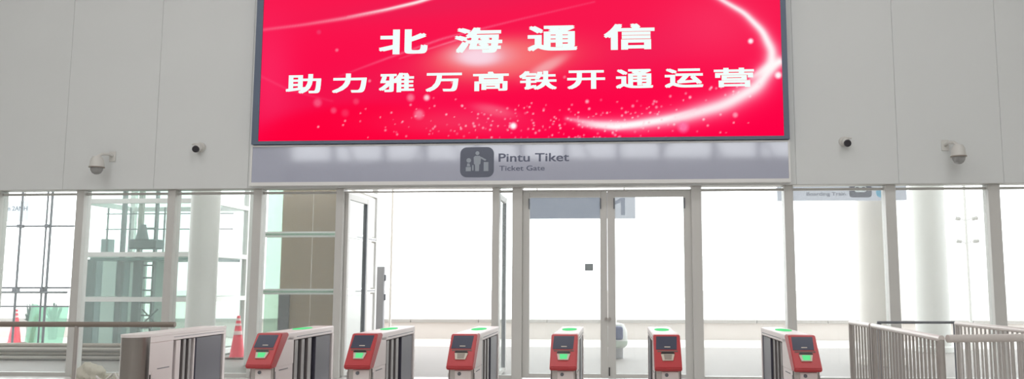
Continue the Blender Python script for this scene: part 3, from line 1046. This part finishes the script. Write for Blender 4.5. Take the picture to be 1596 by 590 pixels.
for p0, p1, m_ in ((124, 150, 'teal_dark'), (150, 160, 'teal_panel'), (160, 182, 'teal_pale'), (182, 193, 'teal_dark'), (193, 203, 'teal_panel'), (203, 228, 'teal_pale'), (243, 262, 'teal_pale')):
    box('back_panel', m_, lf, gx_(p0, 1.8), gx_(p1, 1.8) - .012, 1.78, 1.84, .13, zb[0] - .05)
box('shade_slab', 'teal_panel', lf, .08, EW - .08, .3, 1.9, zb[0] - .12, zb[0] - .06)  # slab added to darken the shaft levels below it
box('control_cabinet', 'teal_panel', lf, gx_(158, 1.6), gx_(170, 1.6), 1.5, 1.75, zb[0] + .05, zb[0] + .42, .01)
for a, b in (((gx_(225, .9), .88, 1.02), (gx_(250, .9), .88, .66)), ((gx_(250, .9), .88, 1.02), (gx_(225, .9), .88, .66))):
    MB().cyl(a, b, .016, n=8).build('brace_bar', 'rail_grey', lf)

# ------------------------------------------------------------------ brown lined shaft
GY2 = 16.2
bx0, bx1 = at(392, 420, GY2).x, at(529, 420, GY2).x
bs = thing('brown_lined_shaft', 'glass lift shaft lined with brown boards beside the open door', 'lift shaft', (bx0, GY2, 0))
BW, BD = bx1 - bx0, 2.35
zc = [at(470, 365, GY2).z, at(470, 454, GY2).z]
for xx, yy in ((0, 0), (BW, 0), (0, BD), (BW, BD)):
    box('corner_post', 'white_paint', bs, xx - .06, xx + .06, yy - .06, yy + .06, 0, 4.6, .005)
for z in (.06, zc[1], zc[0], 3.55, 4.5):
    box('front_beam', 'white_paint', bs, .06, BW - .06, -.06, .06, z - .055, z + .055)
    box('front_lip', 'mint_glass', bs, .06, BW - .06, -.075, -.06, z - .02, z + .02)
    box('side_beam', 'white_paint', bs, BW - .05, BW + .05, .06, BD - .06, z - .04, z + .04)
zs_ = [.115, zc[1] - .055, zc[1] + .055, zc[0] - .055, zc[0] + .055, 3.495]
xs_ = at(437, 420, GY2 + .4).x - bx0
for i in range(0, 6, 2):
    box('pane', 'clear_glass', bs, .06, BW - .06, -.008, .008, zs_[i], zs_[i + 1])
    box('lining_board', 'brown_board', bs, xs_, xs_ + (BW - .08 - xs_) * .5 - .006, .4, .43, zs_[i] - .05, zs_[i + 1] + .05)
    box('lining_board', 'brown_board', bs, xs_ + (BW - .08 - xs_) * .5 + .006, BW - .08, .4, .43, zs_[i] - .05, zs_[i + 1] + .05)
    box('side_pane', 'mint_glass', bs, .07, xs_, .5, .516, zs_[i] - .05, zs_[i + 1] + .05)
    MB().box(BW - .008, BW + .02, .07, BD - .07, zs_[i] + .01, zs_[i + 1] - .01).build('side_panel', 'white_paint', bs)
for z in zc:
    box('joint', 'rail_grey', bs, BW + .05, BW + .056, .9, BD, z - .008, z + .008)
box('dark_lining', 'slate_dark', bs, xs_, xs_ + .22, .36, .398, .1, zc[1] - .06)

# ------------------------------------------------------------------ hanging signs outside
def hung(name, label, px0, px1, py0, py1, Y, m, th=.12):
    a, b = at(px0, py1, Y), at(px1, py0, Y)
    t = thing(name, label, 'sign', ((a.x + b.x) / 2, Y, a.z), 'hanging signs outside')
    h = b.z - a.z
    wd = (b.x - a.x) / 2
    MB().box(-wd, wd, -th / 2, th / 2, 0, h, .01).build('sign_box', m, t)
    for s in (-.8, .8):
        MB().cyl((s * wd, 0, h), (s * wd, 0, 7.01 - a.z), .015, n=8).build('hanger_rod', 'frame_grey', t)
    return t, a, wd, h


def on_sign(t, a, wd, Y, th, px, py):
    p = at(px, py, Y - th / 2)
    return p.x - t.location.x, p.z - t.location.z


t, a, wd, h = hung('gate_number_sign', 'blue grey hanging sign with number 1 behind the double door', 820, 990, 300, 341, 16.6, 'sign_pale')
u0, v0 = on_sign(t, a, wd, 16.6, .12, 821, 340)
u1, v1 = on_sign(t, a, wd, 16.6, .12, 938, 302)
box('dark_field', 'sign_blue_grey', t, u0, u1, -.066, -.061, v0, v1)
u0, v0 = on_sign(t, a, wd, 16.6, .12, 957, 335)
u1, v1 = on_sign(t, a, wd, 16.6, .12, 974, 308)
du, dv = u1 - u0, v1 - v0
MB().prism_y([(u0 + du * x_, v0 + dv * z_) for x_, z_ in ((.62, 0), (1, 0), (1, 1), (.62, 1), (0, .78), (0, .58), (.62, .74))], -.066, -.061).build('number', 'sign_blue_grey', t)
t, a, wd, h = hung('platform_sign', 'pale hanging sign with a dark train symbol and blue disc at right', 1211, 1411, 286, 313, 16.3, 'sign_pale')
for body, q in (('Boarding Train', (1257, 1318, 306.5, 299)),):
    u0, v0 = on_sign(t, a, wd, 16.3, .12, q[0], q[2])
    u1, v1 = on_sign(t, a, wd, 16.3, .12, q[1], q[3])
    lettering('letter', body, 'faint_ink', t, u0, u1, -.063, v0, v1, .03)
u0, v0 = on_sign(t, a, wd, 16.3, .12, 1324, 307.5)
u1, v1 = on_sign(t, a, wd, 16.3, .12, 1358, 287)
pl = MB().prism_y(rrect(u0, u1, v0, v1, .06), -.066, -.061).build('symbol_plate', 'sign_dark', t)
MB().prism_y(rrect(u0 + .10, u1 - .10, v0 + .10, v1 - .03, .04), -.07, -.0665).build('symbol', 'sign_white', pl)
for s in (0, 1):
    xx = u0 + .15 if s == 0 else u1 - .15
    MB().prism_y(rrect(xx - .03, xx + .03, v0 + .13, v0 + .2, .01), -.074, -.0705).build('symbol_window', 'sign_dark', pl)
u0, v0 = on_sign(t, a, wd, 16.3, .12, 1375, 300)
MB().prism_y([(u0 + .12 * math.cos(2 * math.pi * k / 24), v0 + .10 * math.sin(2 * math.pi * k / 24)) for k in range(24)], -.066, -.061).build('blue_disc', 'icon_blue', t)
t, a, wd, h = hung('direction_sign', 'pale blue white hanging sign with faint grey letters at far left', -30, 46, 313, 345, 20.4, 'sign_white', .08)
u0, v0 = on_sign(t, a, wd, 20.4, .08, 12, 328)
u1, v1 = on_sign(t, a, wd, 20.4, .08, 43, 321)
lettering('letter', 'n 2ANH', 'faint_ink', t, u0, u1, -.043, v0, v1, .02)

# ------------------------------------------------------------------ scaffold, sheets, tubes outside the left bay
SYc = 19.2
sc = thing('scaffold', 'thin grey scaffold of upright and level pipes at far left', 'scaffold', (at(50, 450, SYc).x, SYc, 0))
X0 = sc.location.x


def sx(px):
    return at(px, 450, SYc).x - X0


for px_, r in ((25, .028), (65, .022), (72, .03), (-50, .028)):
    MB().cyl((sx(px_), 0, 0), (sx(px_), 0, 4.2), r, n=10).build('upright_pipe', 'rail_grey', sc, True)
for py_, r, dy in ((352, .022, .05), (448, .026, .05), (455, .026, -.05), (477, .018, .05)):
    z = at(50, py_, SYc).z
    MB().cyl((sx(-80), dy, z), (sx(107), dy, z), r, n=10).build('level_pipe', 'rail_grey', sc, True)
for px_, py_ in ((25, 452), (68, 452), (25, 352), (68, 352)):
    z = at(50, py_, SYc).z
    MB().box(sx(px_) - .05, sx(px_) + .05, -.08, .08, z - .04, z + .04, .012).build('clamp', 'slate_dark', sc)
lbls = ['green glass sheet leaning outside, leftmost behind the cone', 'green glass sheet leaning outside, second from the cone', 'green glass sheet leaning outside, third from the cone',
        'wide green glass sheet leaning outside beside the glazing post']
for k, (p0, p1) in enumerate(((36, 46), (44, 56), (52, 70), (64, 108))):
    xa, xb = at(p0, 505, 22).x, at(p1, 505, 22).x
    Yk = 22.3 - .12 * k
    o = MB().prism_x([(0, 0), (.025, 0), (.205, 1.02 - .02 * k), (.18, 1.02 - .02 * k)], -(xb - xa) / 2, (xb - xa) / 2).build('glass_sheet', 'sheet_green', None)
    o.location = ((xa + xb) / 2, Yk - .2, 0)
    tag(o, lbls[k], 'glass sheet', 'green glass sheets outside')
for px_, lb in ((48, 'small dark plant tuft above the glass sheets, left one'), (82, 'small dark plant tuft above the glass sheets, right one')):
    Yp = 23.3
    t = thing('potted_plant', lb, 'plant', (at(px_, 520, Yp).x, Yp, 0), 'plants behind the glass sheets')
    MB().lathe([(.10, 0), (.14, .45), (.15, .5), (.13, .5)], 16).build('pot', 'unit_grey', t, True)
    bm = MB()
    for k in range(70):
        a = random.uniform(0, 6.283); rr = random.uniform(.02, .26); z = .55 + random.uniform(0, .55)
        c0 = Vector((math.cos(a) * rr * .4, math.sin(a) * rr * .4, .5)); c1 = Vector((math.cos(a) * rr, math.sin(a) * rr, z))
        s_ = Vector((-math.sin(a), math.cos(a), 0)) * .03
        m_ = (c0 + c1) / 2 + Vector((0, 0, .03))
        bm.bm.faces.new([bm.bm.verts.new(v) for v in (c0, m_ - s_, c1, m_ + s_)])
    tag(bm.build('leaves', 'plant_dark', t), kind='stuff')

zrow = [(.05, 17.0, 'tube_grey'), (.05, 17.12, 'tube_brown'), (.05, 17.24, 'tube_grey'), (.135, 17.06, 'tube_brown'), (.135, 17.18, 'tube_grey'),
        (.222, 17.0, 'tube_grey'), (.222, 17.12, 'tube_brown'), (.305, 17.06, 'tube_brown')]
names = ['bottom row, nearest the hall', 'bottom row, middle', 'bottom row, farthest', 'second row, nearest the hall', 'second row, farthest', 'third row, nearest the hall', 'third row, farthest', 'topmost']
for (z, y, m), nm in zip(zrow, names):
    xa = -13.4 + random.uniform(-.3, .3)
    xb = -9.75 + random.uniform(-.3, .1) - (.35 if nm == 'topmost' else 0)
    t = thing('scaffold_tube', 'steel tube in the stack outside the left glass, ' + nm, 'tube', ((xa + xb) / 2, y, z), 'stacked tubes outside the left glass')
    L = (xb - xa) / 2
    MB().cyl((-L, 0, 0), (L, 0, 0), .046, n=14).build('tube', m, t, True)
    MB().cyl((L, 0, 0), (L + .004, 0, 0), .036, n=14).build('open_end', 'black', t)
